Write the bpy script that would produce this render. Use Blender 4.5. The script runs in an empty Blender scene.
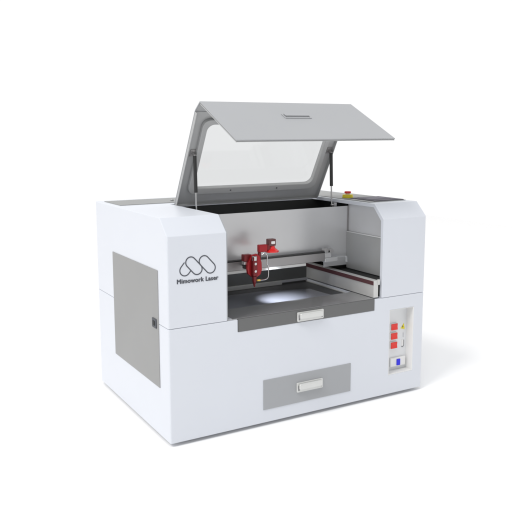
import bpy, bmesh, math
from mathutils import Vector, Matrix
S = bpy.context.scene
COL = S.collection
W, D, H, H1, SE, CH = 1.403, 0.935, 0.955, 0.8846, 0.498, 0.0714   # machine width, depth, height, top of front face, seam, chamfer
XA, XB = 0.2735, 1.1292                                          # opening between the two upper cabinets

# ------------------------------------------------------------------ materials
def mat(name, col, rough=0.45, metal=0.0, var=0.03, bump=0.0, scale=60.0, coat=0.0, spec=0.5):
    m = bpy.data.materials.new(name); m.use_nodes = True
    nt = m.node_tree; b = nt.nodes['Principled BSDF']
    b.inputs['Roughness'].default_value = rough; b.inputs['Metallic'].default_value = metal
    b.inputs['Coat Weight'].default_value = coat; b.inputs['Coat Roughness'].default_value = 0.12
    b.inputs['Specular IOR Level'].default_value = spec
    tc = nt.nodes.new('ShaderNodeTexCoord')
    n = nt.nodes.new('ShaderNodeTexNoise'); n.inputs['Scale'].default_value = 3.0; n.inputs['Detail'].default_value = 5
    nt.links.new(tc.outputs['Object'], n.inputs['Vector'])
    r = nt.nodes.new('ShaderNodeValToRGB'); nt.links.new(n.outputs['Fac'], r.inputs['Fac'])
    r.color_ramp.elements[0].position = 0.35; r.color_ramp.elements[1].position = 0.65
    r.color_ramp.elements[0].color = (*[c * (1 - var) for c in col], 1)
    r.color_ramp.elements[1].color = (*[min(1, c * (1 + var)) for c in col], 1)
    nt.links.new(r.outputs['Color'], b.inputs['Base Color'])
    if bump:
        n2 = nt.nodes.new('ShaderNodeTexNoise'); n2.inputs['Scale'].default_value = scale * 8; n2.inputs['Detail'].default_value = 2
        nt.links.new(tc.outputs['Object'], n2.inputs['Vector'])
        bp = nt.nodes.new('ShaderNodeBump'); bp.inputs['Strength'].default_value = bump; bp.inputs['Distance'].default_value = 0.001
        nt.links.new(n2.outputs['Fac'], bp.inputs['Height']); nt.links.new(bp.outputs['Normal'], b.inputs['Normal'])
    return m

def brushed(name, col, rough=0.35, metal=0.9):
    m = mat(name, col, rough, metal, 0.0)
    nt = m.node_tree; b = nt.nodes['Principled BSDF']
    tc = nt.nodes.new('ShaderNodeTexCoord'); mp = nt.nodes.new('ShaderNodeMapping')
    mp.inputs['Scale'].default_value = (4, 260, 260)
    n = nt.nodes.new('ShaderNodeTexNoise'); n.inputs['Scale'].default_value = 3; n.inputs['Detail'].default_value = 4
    nt.links.new(tc.outputs['Object'], mp.inputs['Vector']); nt.links.new(mp.outputs['Vector'], n.inputs['Vector'])
    mr = nt.nodes.new('ShaderNodeMapRange'); mr.inputs['To Min'].default_value = rough - .08; mr.inputs['To Max'].default_value = rough + .12
    nt.links.new(n.outputs['Fac'], mr.inputs['Value']); nt.links.new(mr.outputs['Result'], b.inputs['Roughness'])
    return m

M = dict(
    white=mat('white_powder_coat', (0.692, 0.718, 0.772), 0.38, 0, 0.006, 0.05, 120),
    side=mat('white_side_paint', (0.76, 0.775, 0.79), 0.4, 0, 0.006, 0.05, 120),
    grey=mat('grey_powder_coat', (0.362, 0.37, 0.382), 0.42, 0, 0.012, 0.08, 120),
    inner=mat('shade_offset_grey', (0.42, 0.425, 0.425), 0.45, 0, 0.012, 0.08, 120),  # lid's inner grey, lightened in colour to offset its shaded underside
    door=mat('warm_grey_powder_coat', (0.305, 0.306, 0.304), 0.55, 0, 0.015, 0.1, 120),
    drawer=mat('drawer_grey_paint', (0.365, 0.375, 0.39), 0.5, 0, 0.012, 0.08, 120),
    cover=mat('top_cover_grey_paint', (0.27, 0.275, 0.27), 0.45, 0, 0.02, 0.05),
    liner=mat('chamber_sheet_metal', (0.68, 0.685, 0.695), 0.27, 0.3, 0.02, 0.03),
    liner2=mat('lower_liner_sheet', (0.44, 0.445, 0.44), 0.38, 0.15, 0.02, 0.03),
    ledge=mat('white_ledge', (0.75, 0.75, 0.75), 0.4),
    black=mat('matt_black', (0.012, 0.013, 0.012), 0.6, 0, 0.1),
    rearp=mat('dark_rear_panel', (0.095, 0.098, 0.096), 0.45),
    slot_shade=mat('slot_shade_grey', (.2, .2, .21), .6), pull=mat('satin_cast_metal', (.66, .665, .65), .3, .25, .02),
    strip=mat('grey_edge_seal', (.40, .41, .43), .5),
    rubber=mat('black_rubber', (0.02, 0.02, 0.02), 0.5),
    gap=mat('seam_shade_grey', (0.42, 0.43, 0.46), 0.6),  # grey for the open seam, shade of the gap put into colour
    tray=brushed('dark_tray_metal', (0.150, 0.152, 0.152), 0.33, 0.55),
    traytop=brushed('tray_top_sheen_metal', (0.42, 0.42, 0.425), 0.17, 0.6),  # tray metal lightened, reflections on the top put into the base colour
    panel=brushed('bed_sheen_metal', (0.40, 0.41, 0.46), 0.2, 0.7),
    alu=brushed('aluminium', (0.62, 0.61, 0.61), 0.3, 0.85),
    beam=brushed('gantry_grey', (0.36, 0.35, 0.35), 0.35, 0.6),
    steel=mat('steel_rod', (0.55, 0.55, 0.55), 0.22, 1.0),
    maroon=mat('maroon_drive_belt', (0.10, 0.038, 0.042), 0.5, 0, 0.05),
    rail=mat('pale_rail_sheet', (0.60, 0.60, 0.585), 0.3, 0.1, 0.02),
    red=mat('red_anodised', (0.34, 0.012, 0.018), 0.3, 0.35, 0.05),
    dred=mat('dark_red_anodised', (0.17, 0.015, 0.018), 0.3, 0.35, 0.05),
    cam=mat('brown_red_anodised', (0.13, 0.05, 0.05), 0.35, 0.3, 0.05),
    bred=mat('bright_red_plastic', (0.75, 0.012, 0.012), 0.3, 0, 0.02, coat=0.5),
    sred=mat('red_switch_plastic', (0.78, 0.03, 0.02), 0.35, 0, 0.02),
    yellow=mat('yellow_plastic', (0.85, 0.72, 0.02), 0.4, 0, 0.02),
    blue=mat('blue_plastic', (0.01, 0.01, 0.75), 0.35, 0, 0.02),
    wplast=mat('white_plastic', (0.8, 0.8, 0.79), 0.3, 0, 0.01, coat=0.3),
    screen=mat('dark_violet_glass', (0.085, 0.078, 0.105), 0.5, 0, 0.05, spec=0.15),
    ink=mat('dark_grey_ink', (0.07, 0.075, 0.09), 0.6),
    led=mat('led_yellow', (0.9, 0.6, 0.1), 0.3),
)
# floor: white studio sheet
fl = mat('white_studio_floor', (0.97, 0.97, 0.97), 0.9, 0, 0.0)
# honeycomb working bed: dark with tiny cells
def honey():
    m = bpy.data.materials.new('honeycomb_bed_metal'); m.use_nodes = True; nt = m.node_tree; b = nt.nodes['Principled BSDF']
    tc = nt.nodes.new('ShaderNodeTexCoord'); v = nt.nodes.new('ShaderNodeTexVoronoi'); v.feature = 'DISTANCE_TO_EDGE'
    v.inputs['Scale'].default_value = 120; v.inputs['Randomness'].default_value = 0.25
    nt.links.new(tc.outputs['Object'], v.inputs['Vector'])
    r = nt.nodes.new('ShaderNodeValToRGB'); nt.links.new(v.outputs['Distance'], r.inputs['Fac'])
    r.color_ramp.elements[0].color = (0.085, 0.085, 0.09, 1); r.color_ramp.elements[0].position = 0.05
    r.color_ramp.elements[1].color = (0.035, 0.036, 0.037, 1); r.color_ramp.elements[1].position = 0.2
    nt.links.new(r.outputs['Color'], b.inputs['Base Color'])
    b.inputs['Metallic'].default_value = 0.3; b.inputs['Roughness'].default_value = 0.4
    return m
M['honey'] = honey()
def glass():
    m = bpy.data.materials.new('clear_acrylic_pane'); m.use_nodes = True; nt = m.node_tree; nt.nodes.clear()
    o = nt.nodes.new('ShaderNodeOutputMaterial'); t = nt.nodes.new('ShaderNodeBsdfTransparent'); t.inputs['Color'].default_value = (0.88, 0.885, 0.885, 1)
    g = nt.nodes.new('ShaderNodeBsdfGlossy'); g.inputs['Roughness'].default_value = 0.05; g.inputs['Color'].default_value = (0.6, 0.6, 0.6, 1)
    x = nt.nodes.new('ShaderNodeMixShader'); x.inputs[0].default_value = 0.04; nt.links.new(t.outputs[0], x.inputs[1]); nt.links.new(g.outputs[0], x.inputs[2])
    nt.links.new(x.outputs[0], o.inputs['Surface']); return m
M['glass'] = glass()

# ------------------------------------------------------------------ mesh helpers
ORG = {}
def new_bm(): return bmesh.new()
def add_box(bm, x0, x1, y0, y1, z0, z1, mtx=None):
    vs = [bm.verts.new((x, y, z)) for x in (x0, x1) for y in (y0, y1) for z in (z0, z1)]
    for f in ((0,1,3,2),(4,6,7,5),(0,4,5,1),(2,3,7,6),(0,2,6,4),(1,5,7,3)): bm.faces.new([vs[i] for i in f])
    if mtx is not None: bmesh.ops.transform(bm, matrix=mtx, verts=vs)
    return vs
def add_prism(bm, pts, a0, a1, axis, mtx=None):
    """extrude a closed outline; axis 'x': pts are (y,z); 'y': (x,z); 'z': (x,y)"""
    def P(p, a): return {'x': (a, p[0], p[1]), 'y': (p[0], a, p[1]), 'z': (p[0], p[1], a)}[axis]
    A = [bm.verts.new(P(p, a0)) for p in pts]; B = [bm.verts.new(P(p, a1)) for p in pts]; n = len(pts)
    bm.faces.new(A); bm.faces.new(B[::-1])
    for i in range(n): bm.faces.new((A[i], B[i], B[(i+1) % n], A[(i+1) % n]))
    if mtx is not None: bmesh.ops.transform(bm, matrix=mtx, verts=A + B)
    return A + B
def add_cyl(bm, p0, p1, r0, r1=None, n=24):
    p0, p1 = Vector(p0), Vector(p1); r1 = r0 if r1 is None else r1
    q = (p1 - p0).normalized().to_track_quat('Z', 'Y'); A = []; B = []
    for i in range(n):
        a = 2 * math.pi * i / n; d = Vector((math.cos(a), math.sin(a), 0))
        A.append(bm.verts.new(p0 + q @ (d * r0))); B.append(bm.verts.new(p1 + q @ (d * r1)))
    bm.faces.new(A[::-1]); bm.faces.new(B)
    for i in range(n): bm.faces.new((A[i], A[(i+1) % n], B[(i+1) % n], B[i]))
def add_tube(bm, pts, r, n=10, closed=False):
    pts = [Vector(p) for p in pts]; rings = []; m = len(pts); up = None
    for i, p in enumerate(pts):
        a = pts[i-1] if (i > 0 or closed) else p; b = pts[(i+1) % m] if (i < m-1 or closed) else p
        t = (b - a).normalized(); 
        if up is None: up = t.orthogonal().normalized()
        up = (up - t * up.dot(t)).normalized(); s = t.cross(up)
        rings.append([bm.verts.new(p + (up * math.cos(2*math.pi*k/n) + s * math.sin(2*math.pi*k/n)) * r) for k in range(n)])
    for i in range(m if closed else m-1):
        A, B = rings[i], rings[(i+1) % m]
        for k in range(n): bm.faces.new((A[k], A[(k+1) % n], B[(k+1) % n], B[k]))
    if not closed: bm.faces.new(rings[0][::-1]); bm.faces.new(rings[-1])
def smooth_path(P, n=6):
    P = [Vector(p) for p in P]; out = []
    for i in range(len(P)-1):
        a, b, c, d = P[max(i-1, 0)], P[i], P[i+1], P[min(i+2, len(P)-1)]
        for k in range(n):
            u = k/n; out.append(.5*((2*b) + (c-a)*u + (2*a-5*b+4*c-d)*u*u + (3*b-a-3*c+d)*u**3))
    return out + [P[-1]]
def rrect(x0, x1, y0, y1, r, n=6):
    out = []
    for cx, cy, a0 in ((x1-r, y1-r, 0), (x0+r, y1-r, 90), (x0+r, y0+r, 180), (x1-r, y0+r, 270)):
        for k in range(n+1):
            a = math.radians(a0 + 90*k/n); out.append((cx + r*math.cos(a), cy + r*math.sin(a)))
    return out
def finish(bm, name, m, parent=None, bevel=0.0, smooth=False, seg=3, ang=35):
    bmesh.ops.recalc_face_normals(bm, faces=bm.faces)
    me = bpy.data.meshes.new(name); 
    xs = [v.co.copy() for v in bm.verts]
    c = Vector([(min(v[i] for v in xs) + max(v[i] for v in xs)) / 2 for i in range(3)])
    bmesh.ops.translate(bm, vec=-c, verts=bm.verts)
    bm.to_mesh(me); bm.free(); o = bpy.data.objects.new(name, me); COL.objects.link(o)
    ms = m if isinstance(m, (list, tuple)) else [m]
    for k in ms: me.materials.append(M[k] if isinstance(k, str) else k)
    ORG[o.name] = c
    if parent is not None: o.parent = parent; o.location = c - ORG[parent.name]
    else: o.location = c
    if bevel:
        b = o.modifiers.new('edge', 'BEVEL'); b.width = bevel; b.segments = seg; b.limit_method = 'ANGLE'; b.angle_limit = math.radians(ang); b.harden_normals = False
    if smooth or bevel:
        for p in me.polygons: p.use_smooth = True
        bm2 = bmesh.new(); bm2.from_mesh(me)
        for e in bm2.edges:
            if len(e.link_faces) == 2 and e.calc_face_angle(0) > math.radians(ang) and not bevel: e.smooth = False
        bm2.to_mesh(me); bm2.free()
        if bevel:
            w = o.modifiers.new('wn', 'WEIGHTED_NORMAL'); w.keep_sharp = True
    return o
def box(name, x0, x1, y0, y1, z0, z1, m, parent, bevel=0.0, mtx=None, **k):
    bm = new_bm(); add_box(bm, x0, x1, y0, y1, z0, z1, mtx); return finish(bm, name, m, parent, bevel, **k)
def carve(o, cutters):
    """apply boolean differences; cutters are bmeshes in world coordinates"""
    tmp = []
    for bm in cutters:
        bmesh.ops.recalc_face_normals(bm, faces=bm.faces)
        me = bpy.data.meshes.new('cut'); bm.to_mesh(me); bm.free(); c = bpy.data.objects.new('cut', me); COL.objects.link(c)
        c.location = (0, 0, 0); md = o.modifiers.new('b', 'BOOLEAN'); md.operation = 'DIFFERENCE'; md.solver = 'EXACT'; md.object = c; tmp.append(c)
    bpy.context.view_layer.update()
    dg = bpy.context.evaluated_depsgraph_get(); me = bpy.data.meshes.new_from_object(o.evaluated_get(dg))
    o.modifiers.clear(); o.data = me
    for c in tmp: bpy.data.objects.remove(c)
def bevel_mod(o, w, seg=3, ang=35):
    b = o.modifiers.new('edge', 'BEVEL'); b.width = w; b.segments = seg; b.limit_method = 'ANGLE'; b.angle_limit = math.radians(ang)
    for p in o.data.polygons: p.use_smooth = True
    n = o.modifiers.new('wn', 'WEIGHTED_NORMAL'); n.keep_sharp = True
def cb(*a):
    bm = new_bm(); add_box(bm, *a); return bm

# ------------------------------------------------------------------ the machine
root = bpy.data.objects.new('laser_engraving_machine', None); COL.objects.link(root)
root.location = (W/2, D/2, 0); ORG[root.name] = Vector((W/2, D/2, 0))
root['label'] = 'white laser engraving machine with its grey front lid raised, standing on a white floor'
root['category'] = 'laser machine'

def outline(z=None, r=0.025, rf=0.007):
    out = []
    for cx, cy, a0, rr in ((W-r, D-r, 0, r), (r, D-r, 90, r), (rf, rf, 180, rf), (W-rf, rf, 270, rf)):
        for k in range(9):
            a = math.radians(a0 + 90*k/8); out.append((cx + rr*math.cos(a), cy + rr*math.sin(a)))
    return out
FZ = 0.0                                                       # foot gap
bm = new_bm(); add_prism(bm, outline(), FZ, SE - .0009, 'z')
low = finish(bm, 'lower_body', 'white', root)
carve(low, [cb(.3262, 1.0843, -.1, .60, .4421, .6), cb(1.182, 1.340, -.1, .05, .097, .431)])
bevel_mod(low, .0015)
# upper body: same plan, front profile chamfered, opening carved between the cabinets
bm = new_bm(); add_prism(bm, outline(), SE + .0009, H, 'z')
up = finish(bm, 'upper_body', 'white', root)
ch = new_bm(); add_prism(ch, [(-.2, H1), (0, H1), (CH, H), (CH, H+.2), (-.2, H+.2)], -.1, W+.1, 'x')
inner = new_bm(); add_prism(inner, [(.020, .3), (.020, H1-.009), (CH+.006, H-.018), (.60, H-.018), (.60, .3)], .21, 1.188, 'x')
carve(up, [ch, cb(XA, XB, -.1, .60, .3, 1.1), inner])
bevel_mod(up, .002, 3, 30)
bm = new_bm(); add_prism(bm, [(p[0]*0.9914 + .006, p[1]*.987 + .006) for p in outline()], SE-.006, SE + .006, 'z')
sg = finish(bm, 'seam_shade_band', 'gap', root); carve(sg, [cb(.3, 1.12, -.1, .58, .4, .6)])  # grey band set in the seam to draw its shade line
for x, y in ((.12, .10), (W-.12, .10), (.12, D-.10), (W-.12, D-.10)):
    bm = new_bm(); add_cyl(bm, (x, y, -.017), (x, y, .002), .025); finish(bm, 'foot', 'rubber', root, smooth=True)

# side service door
def rpanel(name, x, y0, y1, z0, z1, m, parent, t=.003, bev=.0012): return box(name, x - t, x + .002, y0, y1, z0, z1, m, parent, bev)
sd = rpanel('side_door', 0, .1004, .6692, .2165, .7306, 'door', root)
lt = box('latch', -.0075, -.002, .118, .162, .476, .516, 'ink', sd, .001)
box('latch_paddle', -.0095, -.0076, .130, .150, .486, .506, 'black', lt, .0008)
# door on the front with its pull
def pull(parent, cx, cz, w, h, m, mtx=None, y=0.0):
    """moulded pull handle: rim, inner bar and two slot marks; built facing -y"""
    bm = new_bm(); add_prism(bm, rrect(cx-w/2, cx+w/2, cz-h/2, cz+h/2, .005), y-.007, y, 'y', mtx)
    o = finish(bm, 'handle', m, parent, .0015)
    bm = new_bm(); add_prism(bm, rrect(cx-w/2+.008, cx+w/2-.008, cz-h/2+.013, cz+h/2-.004, .008), y-.021, y-.007, 'y', mtx)
    finish(bm, 'grip', m, o, .006, seg=4)
    for s in (-1, 1):
        bm = new_bm(); x = cx + s*(w/2-.010)
        add_prism(bm, rrect(x-.0032, x+.0032, cz-h*.34, cz+h*.22, .003), y-.0085, y-.0068, 'y', mtx)
        finish(bm, 'slot_shade', 'slot_shade', o)  # raised grey pads; the shade inside the slots is their colour
    return o
dp = box('front_drawer', .4541, .9445, -.003, .002, .0607, .2005, 'drawer', root, .001)
pull(dp, .703, .135, .146, .046, 'pull', y=-.003)

# pull-out tray front and bed
tr = box('front_tray', .3275, 1.083, -.002, .005, .4427, .5005, 'tray', root, .0015)
pull(tr, .704, .4695, .146, .044, 'pull', y=-.002)
box('tray_top', .276, 1.083, .0055, .175, .4975, .5015, 'traytop', tr, .0008)
box('tray_step', .3275, 1.083, .171, .175, .482, .4974, 'tray', tr)
hb = box('honeycomb_bed', .3275, 1.083, .1755, .595, .455, .482, 'honey', root)
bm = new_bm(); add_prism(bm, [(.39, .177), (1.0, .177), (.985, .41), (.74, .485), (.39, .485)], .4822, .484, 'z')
finish(bm, 'bed_sheen_sheet', 'panel', root)  # lighter sheet cut to the bed's lit patch, its sheen coloured in
# chamber linings
bw = box('back_wall', .2115, 1.187, .350, .3535, .606, .9185, 'liner', root)
carve(bw, [cb(.1, 1.03, .3, .4, .5, .652)])
box('rear_panel', .2115, 1.12, .588, .5935, .4825, .70, 'rearp', root)
box('void_shade_rear', .2115, 1.187, .594, .5985, .4825, .938, 'black', root)  # black sheets here paint the open void behind the wall dark
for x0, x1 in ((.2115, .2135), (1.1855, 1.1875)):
    box('void_shade_side', x0, x1, .3545, .5935, .4835, .936, 'black', root)
box('void_shade_floor', 1.115, 1.1855, .3545, .385, .600, .602, 'black', root)
prof = [(.0045, SE+.004), (.0045, H1-.002), (CH+.002, H-.0045), (.55, H-.0045), (.55, H-.016), (CH+.006, H-.016), (.016, H1-.006), (.016, SE+.004)]
for a, b in ((XA+.0003, XA+.006),):
    bm = new_bm(); add_prism(bm, prof, a, b, 'x'); finish(bm, 'edge_strip', 'strip', root)
def liner(x0, x1, z0):
    bm = new_bm(); add_prism(bm, [(.024, z0), (.024, H1-.012), (CH+.008, H-.0205), (.349, H-.0205), (.349, z0)], x0, x1, 'x'); return finish(bm, 'side_liner', 'liner', root)
liner(1.1840, 1.1875, .787)
box('side_liner', 1.1760, 1.1875, .024, .349, .590, .781, 'liner2', root, .001)
box('liner_ledge', 1.1735, 1.1875, .024, .349, .7815, .7865, 'ledge', root, .0008)
box('corner_post', 1.178, 1.1835, .3445, .3495, .600, .92, 'beam', root)
liner(.2115, .2145, .51)

# side rail with drive belt
def rail(x, s, name, yf=.008):
    # s=+1 : inner face looks to -x
    r = box(name, min(x, x+s*.028), max(x, x+s*.028), yf, .590, .503, .588, 'rail', root, .0012)
    bx = [x - s*.0025, x + s*.001]; box('belt', min(bx), max(bx), yf+.002, .588, .5655, .5845, 'maroon', r, .0005)
    fx = [x + s*.022, x + s*.034]; box('end_cap', min(fx), max(fx), yf-.004, yf+.004, .566, .592, 'rail', r)
    bx = [x - s*.0060, x]; box('lower_lip', min(bx), max(bx), .180, .590, .4825, .4885, 'rail', r, .001)
    return r
rail(1.084, 1, 'side_rail'); rail(.302, -1, 'side_rail', .15)
box('rail_gap_shade', 1.1125, 1.187, .024, .349, .5, .586, 'black', root)  # black block put in as the shade of the gap beside the rail

# gantry across the chamber
g = box('gantry_beam', .225, 1.002, .300, .335, .6482, .690, 'beam', root, .0015)
box('lower_flange', .225, .885, .300, .333, .634, .6475, 'rail', g, .0008)
box('belt', .225, 1.04, .3005, .328, .6905, .6965, 'rubber', g)
box('rear_strip', .34, .915, .572, .5875, .4835, .505, 'liner2', root, .001)
# end carriage on the right rail
ec = box('end_carriage', 1.003, 1.085, .300, .334, .640, .662, 'liner', root, .003)
box('carriage_plate', 1.006, 1.045, .305, .325, .6625, .694, 'liner', ec, .002)
bm = new_bm(); add_cyl(bm, (1.012, .299, .700), (1.012, .330, .700), .012); finish(bm, 'pulley', 'alu', ec, .001)
bm = new_bm(); add_cyl(bm, (1.045, .300, .697), (1.045, .330, .697), .012); finish(bm, 'pulley', 'alu', ec, .001)
box('cable_bracket', 1.086, 1.150, .318, .324, .655, .660, 'liner', ec, .001)
box('cable_bracket', 1.146, 1.150, .306, .3178, .628, .660, 'liner', ec, .001)

# laser head
Y = .20
hd = bpy.data.objects.new('laser_head', None); COL.objects.link(hd); hd.parent = root
ORG[hd.name] = Vector((.525, Y, .64)); hd.location = ORG[hd.name] - ORG[root.name]
box('carriage_block', .472, .512, Y, Y+.03, .708, .740, 'dred', hd, .003)
box('mount_arm', .515, .548, Y+.0065, .2995, .668, .700, 'rubber', hd, .002)
box('carriage_block', .474, .500, Y+.004, Y+.03, .692, .7075, 'alu', hd, .002)
box('carriage_block', .478, .496, Y+.006, Y+.03, .672, .6916, 'rubber', hd, .002)
bm = new_bm()
DX = -.013
pr = [(.512, .722), (.520, .738), (.548, .742), (.562, .730), (.572, .700), (.574, .665), (.566, .642), (.548, .632), (.520, .634), (.500, .650), (.494, .680), (.500, .705)]
add_prism(bm, [(a+DX, b) for a, b in pr], Y-.012, Y+.006, 'y'); finish(bm, 'head_plate', 'red', hd, .003)
bm = new_bm(); add_prism(bm, [(.501,.735),(.524,.735),(.524,.640),(.501,.640)], Y-.034, Y-.0125, 'y'); finish(bm, 'lens_tube', 'dred', hd, .005)
bm = new_bm(); add_cyl(bm, (.5125, Y-.023, .735), (.5125, Y-.023, .715), .013); finish(bm, 'lens_ring', 'steel', hd, .001)
bm = new_bm(); add_cyl(bm, (.5125, Y-.023, .64), (.5125, Y-.023, .614), .0115, .009); add_cyl(bm, (.5125, Y-.023, .6139), (.5125, Y-.023, .590), .009, .003)
finish(bm, 'nozzle', 'dred', hd, smooth=True)
bm = new_bm(); add_cyl(bm, (.5125, Y-.036, .70), (.5125, Y-.033, .70), .006); finish(bm, 'screw', 'steel', hd)
bm = new_bm(); add_cyl(bm, (.5125, Y-.036, .665), (.5125, Y-.033, .665), .006); finish(bm, 'screw', 'steel', hd)
bm = new_bm(); add_tube(bm, smooth_path([(.556, Y-.016, .735), (.568, Y-.018, .742), (.580, Y-.02, .737), (.584, Y-.02, .725), (.583, Y-.02, .690), (.590, Y-.02, .680), (.590, Y-.02, .640), (.586, Y-.02, .624), (.574, Y-.02, .618), (.552, Y-.02, .617), (.528, Y-.023, .619)]), .0026); finish(bm, 'air_pipe', 'steel', hd, smooth=True)
bm = new_bm(); add_cyl(bm, (.527, Y-.023, .619), (.545, Y-.02, .6175), .0045); finish(bm, 'brass_fitting', 'led', hd, .001)
box('red_arm', .553, .598, Y, Y+.022, .745, .780, 'red', hd, .003)
box('arm_riser', .5535, .566, Y+.0065, Y+.018, .700, .7445, 'dred', hd, .0015)
box('arm_bracket', .5985, .616, Y+.002, Y+.018, .752, .778, 'dred', hd, .002)
box('camera_body', .607, .645, Y, Y+.03, .770, .803, 'cam', hd, .003)
bm = new_bm(); add_prism(bm, rrect(.618, .638, .780, .793, .003), Y-.002, Y+.001, 'y'); finish(bm, 'camera_lens', 'wplast', hd)
bm = new_bm(); add_cyl(bm, (.630, Y+.015, .7695), (.630, Y+.015, .757), .013, .018); finish(bm, 'lamp_neck', 'bred', hd, smooth=True)
bm = new_bm(); add_cyl(bm, (.630, Y+.015, .757), (.630, Y+.015, .746), .019, .034, 40); add_cyl(bm, (.630, Y+.015, .7459), (.630, Y+.015, .740), .034, .033, 40); finish(bm, 'lamp_shade', 'bred', hd, smooth=True)

# switches in the recess
for a in ((1.3345, 1.3398, .001, .0462, .0976, .4304), (1.1824, 1.3343, .001, .0462, .0976, .1005), (1.1824, 1.1850, .001, .0462, .1007, .4304), (1.1852, 1.3343, .001, .0462, .4280, .4304)):
    box('recess_wall', *a, 'wplast', root)
box('recess_floor', 1.1835, 1.3385, .0465, .0495, .0985, .4295, 'side', root)
for cz in (.329, .281, .233):
    b = box('rocker_switch', 1.2245, 1.2675, .038, .0463, cz-.0175, cz+.0175, 'wplast', root, .0015)
    bm = new_bm(); add_prism(bm, [(.0375, cz-.016), (.032, cz-.0155), (.0345, cz), (.033, cz+.0155), (.0375, cz+.016)], 1.226, 1.266, 'x'); finish(bm, 'rocker', 'sred', b, .001)
b = box('power_socket', 1.226, 1.325, .034, .0463, .120, .166, 'wplast', root, .004)
box('socket_insert', 1.264, 1.285, .029, .0339, .126, .158, 'blue', b, .001)
bm = new_bm(); add_prism(bm, [(1.296, .312), (1.322, .306), (1.316, .336)], .0445, .0463, 'y'); w_ = finish(bm, 'warning_sign', 'yellow', root)
bm = new_bm(); add_prism(bm, [(1.309, .328), (1.304, .319), (1.309, .320), (1.307, .311), (1.313, .322), (1.309, .321)], .0437, .0444, 'y'); finish(bm, 'warning_symbol', 'ink', w_)
pl = box('slot_plate', 1.303, 1.318, .0445, .0463, .218, .252, 'wplast', root, .001)
bm = new_bm(); add_tube(bm, [(1.318, .044, .250), (1.318, .044, .220), (1.312, .044, .214), (1.303, .044, .216)], .0012); finish(bm, 'port_outline', 'ink', pl)
bm = new_bm(); add_tube(bm, [(1.313, .044, .288), (1.313, .044, .264)], .001); finish(bm, 'port_outline', 'gap', pl)

# top covers, emergency stop and control panel
box('rear_cover', .034, 1.366, .640, .880, H-.001, H+.003, 'cover', root, .001)
for x in (.34, .385):
    bm = new_bm(); add_cyl(bm, (x, .72, H+.003), (x, .72, H+.010), .009); finish(bm, 'bolt', 'steel', root, .001)
box('top_cover', 1.150, 1.386, .135, .6395, H-.001, H+.003, 'cover', root, .001)
cp = box('control_panel', 1.192, 1.382, .145, .345, H+.0031, H+.006, 'screen', root, .001)
box('display', 1.22, 1.35, .21, .32, H+.0061, H+.007, mat('panel_glass', (.11, .10, .14), .45, spec=.15), cp)
es = bpy.data.objects.new('emergency_stop', None); COL.objects.link(es); es.parent = root
ORG[es.name] = Vector((1.185, .40, H)); es.location = ORG[es.name] - ORG[root.name]
ex, ey = 1.206, .385
bm = new_bm(); add_cyl(bm, (ex, ey, H+.003), (ex, ey, H+.020), .030, .027, 32); finish(bm, 'stop_collar', 'yellow', es, .002)
bm = new_bm(); add_cyl(bm, (ex, ey, H+.0201), (ex, ey, H+.026), .012); finish(bm, 'stop_stem', 'wplast', es)
bm = new_bm(); add_cyl(bm, (ex, ey, H+.0261), (ex, ey, H+.0375), .018, .0175, 32); finish(bm, 'stop_button', 'bred', es, .004)

# ------------------------------------------------------------------ raised lid
LX0, LX1 = .2825, 1.1203
P0 = Vector((0, .562, .957)); P1 = Vector((0, .314, 1.403)); P2 = Vector((0, .2605, 1.4415)); P3 = Vector((0, -.078, 1.273))
def frame(a, b):
    s = (b - a).normalized(); x = Vector((1, 0, 0)); n = x.cross(s)      # n: one of the two normals
    if n.z > 0: n = -n
    # local (x, s, n) -> world
    return Matrix(((1, s.x, n.x, a.x), (0, s.y, n.y, a.y), (0, s.z, n.z, a.z), (0, 0, 0, 1))), (b - a).length
T1, L1 = frame(P0, P1); T2, L2 = frame(P1, P2); T3, L3 = frame(P2, P3)
lid = bpy.data.objects.new('lid', None); COL.objects.link(lid); lid.parent = root
ORG[lid.name] = Vector((.7, .562, .957)); lid.location = ORG[lid.name] - ORG[root.name]
t = .006
def sheet(name, T, L, m, e0=0., e1=0., side=.016):
    bm = new_bm(); add_box(bm, LX0, LX1, e0, L-e1, 0, t, T)
    return bm
wx0, wx1, ws0, ws1 = .350, 1.047, .098, .455
bm = new_bm(); add_box(bm, LX0, LX1, 0, L1-.0015, 0, t, T1)
mp = finish(bm, 'lid_back_panel', 'grey', lid)
hole = new_bm(); add_prism(hole, rrect(wx0, wx1, ws0, ws1, .035, 10), -.05, .05, 'z', T1)
carve(mp, [hole]); bevel_mod(mp, .0012, 2)
bm = new_bm(); add_box(bm, LX0+.004, LX1-.004, .004, L1-.004, t+.0002, t+.0014, T1); ln = finish(bm, 'lid_tone_skin', 'inner', lid)  # added skins that carry the lid's inner tone
hole = new_bm(); add_prism(hole, rrect(wx0, wx1, ws0, ws1, .035, 10), -.05, .05, 'z', T1); carve(ln, [hole])
bm = new_bm(); add_box(bm, LX0+.004, LX1-.004, .006, L2-.006, t+.0002, t+.0014, T2); finish(bm, 'lid_tone_skin', 'inner', lid)
bm = new_bm(); add_box(bm, LX0+.004, LX1-.004, .014, L3-.004, t+.0002, t+.0014, T3); finish(bm, 'lid_tone_skin', 'inner', lid)
# folded rims of the back panel
for a, b in ((LX0, LX0+.004), (LX1-.004, LX1)):
    bm = new_bm(); add_box(bm, a, b, .001, L1-.004, t+.0016, .026, T1); finish(bm, 'folded_rim', 'inner', lid, .001)
bm = new_bm(); add_box(bm, LX0+.0045, LX1-.0045, .001, .005, t+.0016, .022, T1); finish(bm, 'folded_rim', 'inner', lid, .001)
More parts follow.
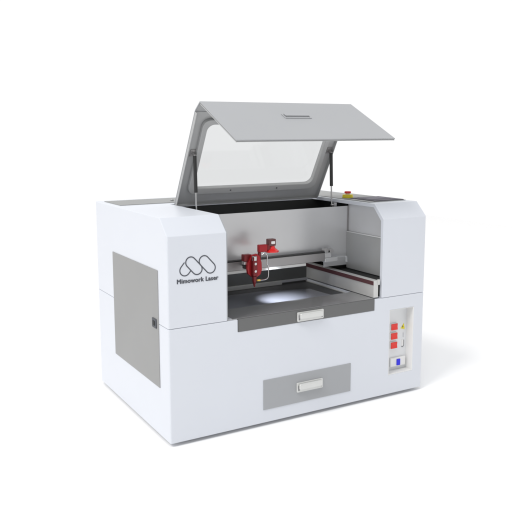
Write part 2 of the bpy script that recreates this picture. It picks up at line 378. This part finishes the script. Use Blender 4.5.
# raised window frame
bm = new_bm(); add_prism(bm, rrect(wx0-.022, wx1+.022, ws0-.030, ws1+.02, .04, 10), t+.0016, .028, 'z', T1)
wf = finish(bm, 'window_frame', 'inner', lid)
hole = new_bm(); add_prism(hole, rrect(wx0+.004, wx1-.004, ws0+.004, ws1-.004, .035, 10), -.05, .08, 'z', T1)
carve(wf, [hole]); bevel_mod(wf, .003, 3)
bm = new_bm(); add_prism(bm, rrect(wx0+.0005, wx1-.0005, ws0+.0005, ws1-.0005, .0345, 10), .001, .004, 'z', T1); finish(bm, 'window_pane', 'glass', lid)
for x in (.56, .83):
    bm = new_bm(); add_cyl(bm, T1 @ Vector((x, ws0-.012, .028)), T1 @ Vector((x, ws0-.012, .0305)), .004, n=12); finish(bm, 'screw', 'steel', wf)
bm = new_bm(); add_box(bm, LX0, LX1, .0015, L2-.0015, 0, t, T2); finish(bm, 'lid_chamfer_panel', 'grey', lid, .001)
bm = new_bm(); add_box(bm, LX0, LX1, .001, L3, 0, t, T3); fp = finish(bm, 'lid_front_panel', 'grey', lid, .0015)
for a, b in ((LX0, LX0+.004), (LX1-.004, LX1)):
    bm = new_bm(); add_box(bm, a, b, .012, L3-.001, t+.0016, .012, T3); finish(bm, 'folded_rim', 'inner', lid, .001)
bm = new_bm(); add_box(bm, LX0+.0045, LX1-.0045, L3-.005, L3-.001, t+.0016, .0115, T3); finish(bm, 'folded_rim', 'inner', lid, .001)
# grey pull on the outer face of the front panel: local y = outwards (-n)
Rm = T3 @ Matrix(((1, 0, 0, 0), (0, 0, -1, 0), (0, .45, 0, 0), (0, 0, 0, 1)))
pull(fp, .708, -.150, .146, .046, 'grey', Rm)
# gas struts
def strut(x, side):
    top = T1 @ Vector((x, .292, .034)); bot = Vector((x, .380, .925)); mid = top.lerp(bot, .635)
    s = bpy.data.objects.new('gas_strut', None); COL.objects.link(s); s.parent = root; ORG[s.name] = bot; s.location = bot - ORG[root.name]
    bm = new_bm(); add_cyl(bm, top, mid, .0085); finish(bm, 'cylinder', 'rubber', s, .001)
    bm = new_bm(); add_cyl(bm, mid, bot, .0038); finish(bm, 'rod', 'steel', s, smooth=True)
    a = T1 @ Vector((x, .292, .0065))
    bm = new_bm(); add_cyl(bm, a, top + (top-a)*.2, .007); add_box(bm, x-.014, x+.014, .275, .312, .0065, .012, T1); finish(bm, 'ball_mount', 'beam', s, .001)
    bm = new_bm(); x1 = x + side*.012; add_box(bm, min(x1, x1+side*.016), max(x1, x1+side*.016), .372, .392, .905, .9365); add_cyl(bm, (x-side*.004, .380, .925), (x1+side*.002, .380, .925), .005, n=12); finish(bm, 'foot_bracket', 'alu', s, .001)
strut(.316, -1); strut(1.098, 1)

# ------------------------------------------------------------------ logo and lettering (flat marks on the front face)
def arc(c, r, a0, a1, n=14): return [(c[0]+r*math.cos(math.radians(a0+(a1-a0)*k/n)), c[1]+r*math.sin(math.radians(a0+(a1-a0)*k/n))) for k in range(n+1)]
def stroke(bm, pts, w, y0, y1, closed):
    n = len(pts); L = []; R_ = []
    for i in range(n):
        a = pts[i-1] if (i or closed) else pts[i]; b = pts[(i+1) % n] if (i < n-1 or closed) else pts[i]
        d = Vector((b[0]-a[0], b[1]-a[1])).normalized(); q = Vector((-d.y, d.x))*w/2
        L.append((pts[i][0]+q.x, pts[i][1]+q.y)); R_.append((pts[i][0]-q.x, pts[i][1]-q.y))
    V = [[bm.verts.new((p[0], y, p[1])) for p in row] for row in (L, R_) for y in (y0, y1)]   # L0 L1 R0 R1
    for i in range(n if closed else n-1):
        j = (i+1) % n
        for a, b in ((0, 2), (2, 3), (3, 1), (1, 0)): bm.faces.new((V[a][i], V[b][i], V[b][j], V[a][j]))
def pill(c0, c1, r, n=14):
    d = math.degrees(math.atan2(c0[1]-c1[1], c0[0]-c1[0]))
    return arc(c0, r, d-90, d+90, n) + arc(c1, r, d+90, d+270, n)
bm = new_bm(); r = .0228; w = .0044
B0, B1 = (.1055, .7715), (.1345, .7400); C0, C1 = (.1672, .7715), (.1962, .7400)
stroke(bm, pill(B0, B1, r), w, -.0012, -.0002, True)
dC = math.degrees(math.atan2(C0[1]-C1[1], C0[0]-C1[0]))
stroke(bm, pill(C0, C1, r), w, -.0010, -.0003, True)
A1 = (.0785, .7400)
d = math.degrees(math.atan2(B0[1]-A1[1], B0[0]-A1[0]))
pa = arc(A1, r, d+90, d+270)
pa = [(.0865, .7880)] + pa + [(.1105, .7400)]
pa[0] = (pa[1][0]+.0245*math.cos(math.radians(d)), pa[1][1]+.0245*math.sin(math.radians(d)))
pa[-1] = (pa[-2][0]+.0135*math.cos(math.radians(d)), pa[-2][1]+.0135*math.sin(math.radians(d)))
stroke(bm, pa, w, -.0008, -.0004, False)
finish(bm, 'logo', 'ink', root)
cu = bpy.data.curves.new('lettering', 'FONT'); cu.body = 'Mimowork Laser'; cu.size = 1; cu.extrude = .02; cu.space_character = 1.06
to = bpy.data.objects.new('t', cu); COL.objects.link(to); bpy.context.view_layer.update()
me = bpy.data.meshes.new_from_object(to.evaluated_get(bpy.context.evaluated_depsgraph_get())); bpy.data.objects.remove(to)
bm = new_bm()
for k, (dx, dy) in enumerate(((0, 0), (.04, .0), (.08, .0), (.04, .025), (.04, -.025), (.02, .012), (.06, -.012))):
    m2 = me.copy(); m2.transform(Matrix.Translation((dx, dy, k*.004))); bm.from_mesh(m2)
xs = [v.co.x for v in bm.verts]; ys = [v.co.y for v in bm.verts]; x0, x1 = min(xs), max(xs); y1 = max(ys)
for v in bm.verts:
    X, Yy, Z = v.co; v.co = (.0415 + (X-x0)/(x1-x0)*.192, -.0007 - Z*.02, .6865 + Yy/y1*.0185)
finish(bm, 'lettering', 'ink', root)

# ------------------------------------------------------------------ floor
bm = new_bm(); add_box(bm, -6, 7, -6, 6.5, -.06, -.017)
f = finish(bm, 'floor', fl); f['kind'] = 'structure'

# ------------------------------------------------------------------ light: world brightness shaped by direction, added overhead fill, big softbox at upper left, work lamp on the head
w = bpy.data.worlds.new('World'); S.world = w; w.use_nodes = True
nt = w.node_tree; bg = nt.nodes['Background']; bg.inputs[0].default_value = (.99, .993, 1, 1)
# world shaped for shading: white behind the machine, dimmed towards camera, left and overhead
tc = nt.nodes.new('ShaderNodeTexCoord'); sx = nt.nodes.new('ShaderNodeSeparateXYZ'); nt.links.new(tc.outputs['Generated'], sx.inputs[0])
m1 = nt.nodes.new('ShaderNodeMapRange'); m1.interpolation_type = 'SMOOTHSTEP'
for k, v in zip(('From Min', 'From Max', 'To Min', 'To Max'), (-.75, .25, .53, 1.06)): m1.inputs[k].default_value = v
m2 = nt.nodes.new('ShaderNodeMapRange'); m2.interpolation_type = 'SMOOTHSTEP'
for k, v in zip(('From Min', 'From Max', 'To Min', 'To Max'), (.4, 1., 1., .78)): m2.inputs[k].default_value = v
mm = nt.nodes.new('ShaderNodeMath'); mm.operation = 'MULTIPLY'
ma = nt.nodes.new('ShaderNodeMath'); ma.operation = 'MULTIPLY_ADD'; ma.inputs[1].default_value = .4; nt.links.new(sx.outputs['X'], ma.inputs[0]); nt.links.new(sx.outputs['Y'], ma.inputs[2]); nt.links.new(ma.outputs[0], m1.inputs['Value']); nt.links.new(sx.outputs['Z'], m2.inputs['Value'])
nt.links.new(m1.outputs['Result'], mm.inputs[0]); nt.links.new(m2.outputs['Result'], mm.inputs[1]); nt.links.new(mm.outputs[0], bg.inputs[1])
def area(name, loc, tgt, size, power, col=(1, 1, 1)):
    l = bpy.data.lights.new(name, 'AREA'); l.shape = 'SQUARE'; l.size = size; l.energy = power; l.color = col
    o = bpy.data.objects.new(name, l); COL.objects.link(o); o.location = loc
    o.rotation_euler = (Vector(tgt) - Vector(loc)).to_track_quat('-Z', 'Y').to_euler(); return o
area('key_softbox', (-27.0, -7.5, 35), (.7, .4, .4), 13.0, 9000, (1, .975, .95))
area('chamfer_sheen_fill', (-.4, -2.0, 4.6), (.7, .1, .9), 1.4, 52, (.94, .97, 1))  # lamp added for sheen on the chamfer and a brighter top
l = bpy.data.lights.new('head_lamp', 'SPOT'); l.energy = 30; l.spot_size = math.radians(58); l.spot_blend = 1; l.shadow_soft_size = .01; l.color = (.85, .9, 1)
o = bpy.data.objects.new('head_lamp', l); COL.objects.link(o); o.location = Vector((.630, Y+.015, .737)); o.rotation_euler = (Vector((.735, .285, .484)) - o.location).to_track_quat('-Z', 'Y').to_euler()

# ------------------------------------------------------------------ camera
cd = bpy.data.cameras.new('Camera'); cam = bpy.data.objects.new('Camera', cd); COL.objects.link(cam); S.camera = cam
cam.location = (-1.1295, -2.6616, 1.3032); cam.rotation_euler = (1.4259, .0041, -.514)
cd.sensor_width = 36; cd.lens = 717.7411/512*36; cd.shift_x = (256-246.4948)/512; cd.shift_y = (237.0435-256)/512
cd.clip_start = .05; cd.clip_end = 500
S.render.engine = 'CYCLES'
S.view_settings.view_transform = 'Standard'; S.view_settings.look = 'None'; S.view_settings.exposure = 0; S.view_settings.gamma = 1
S.render.resolution_x = S.render.resolution_y = 1024
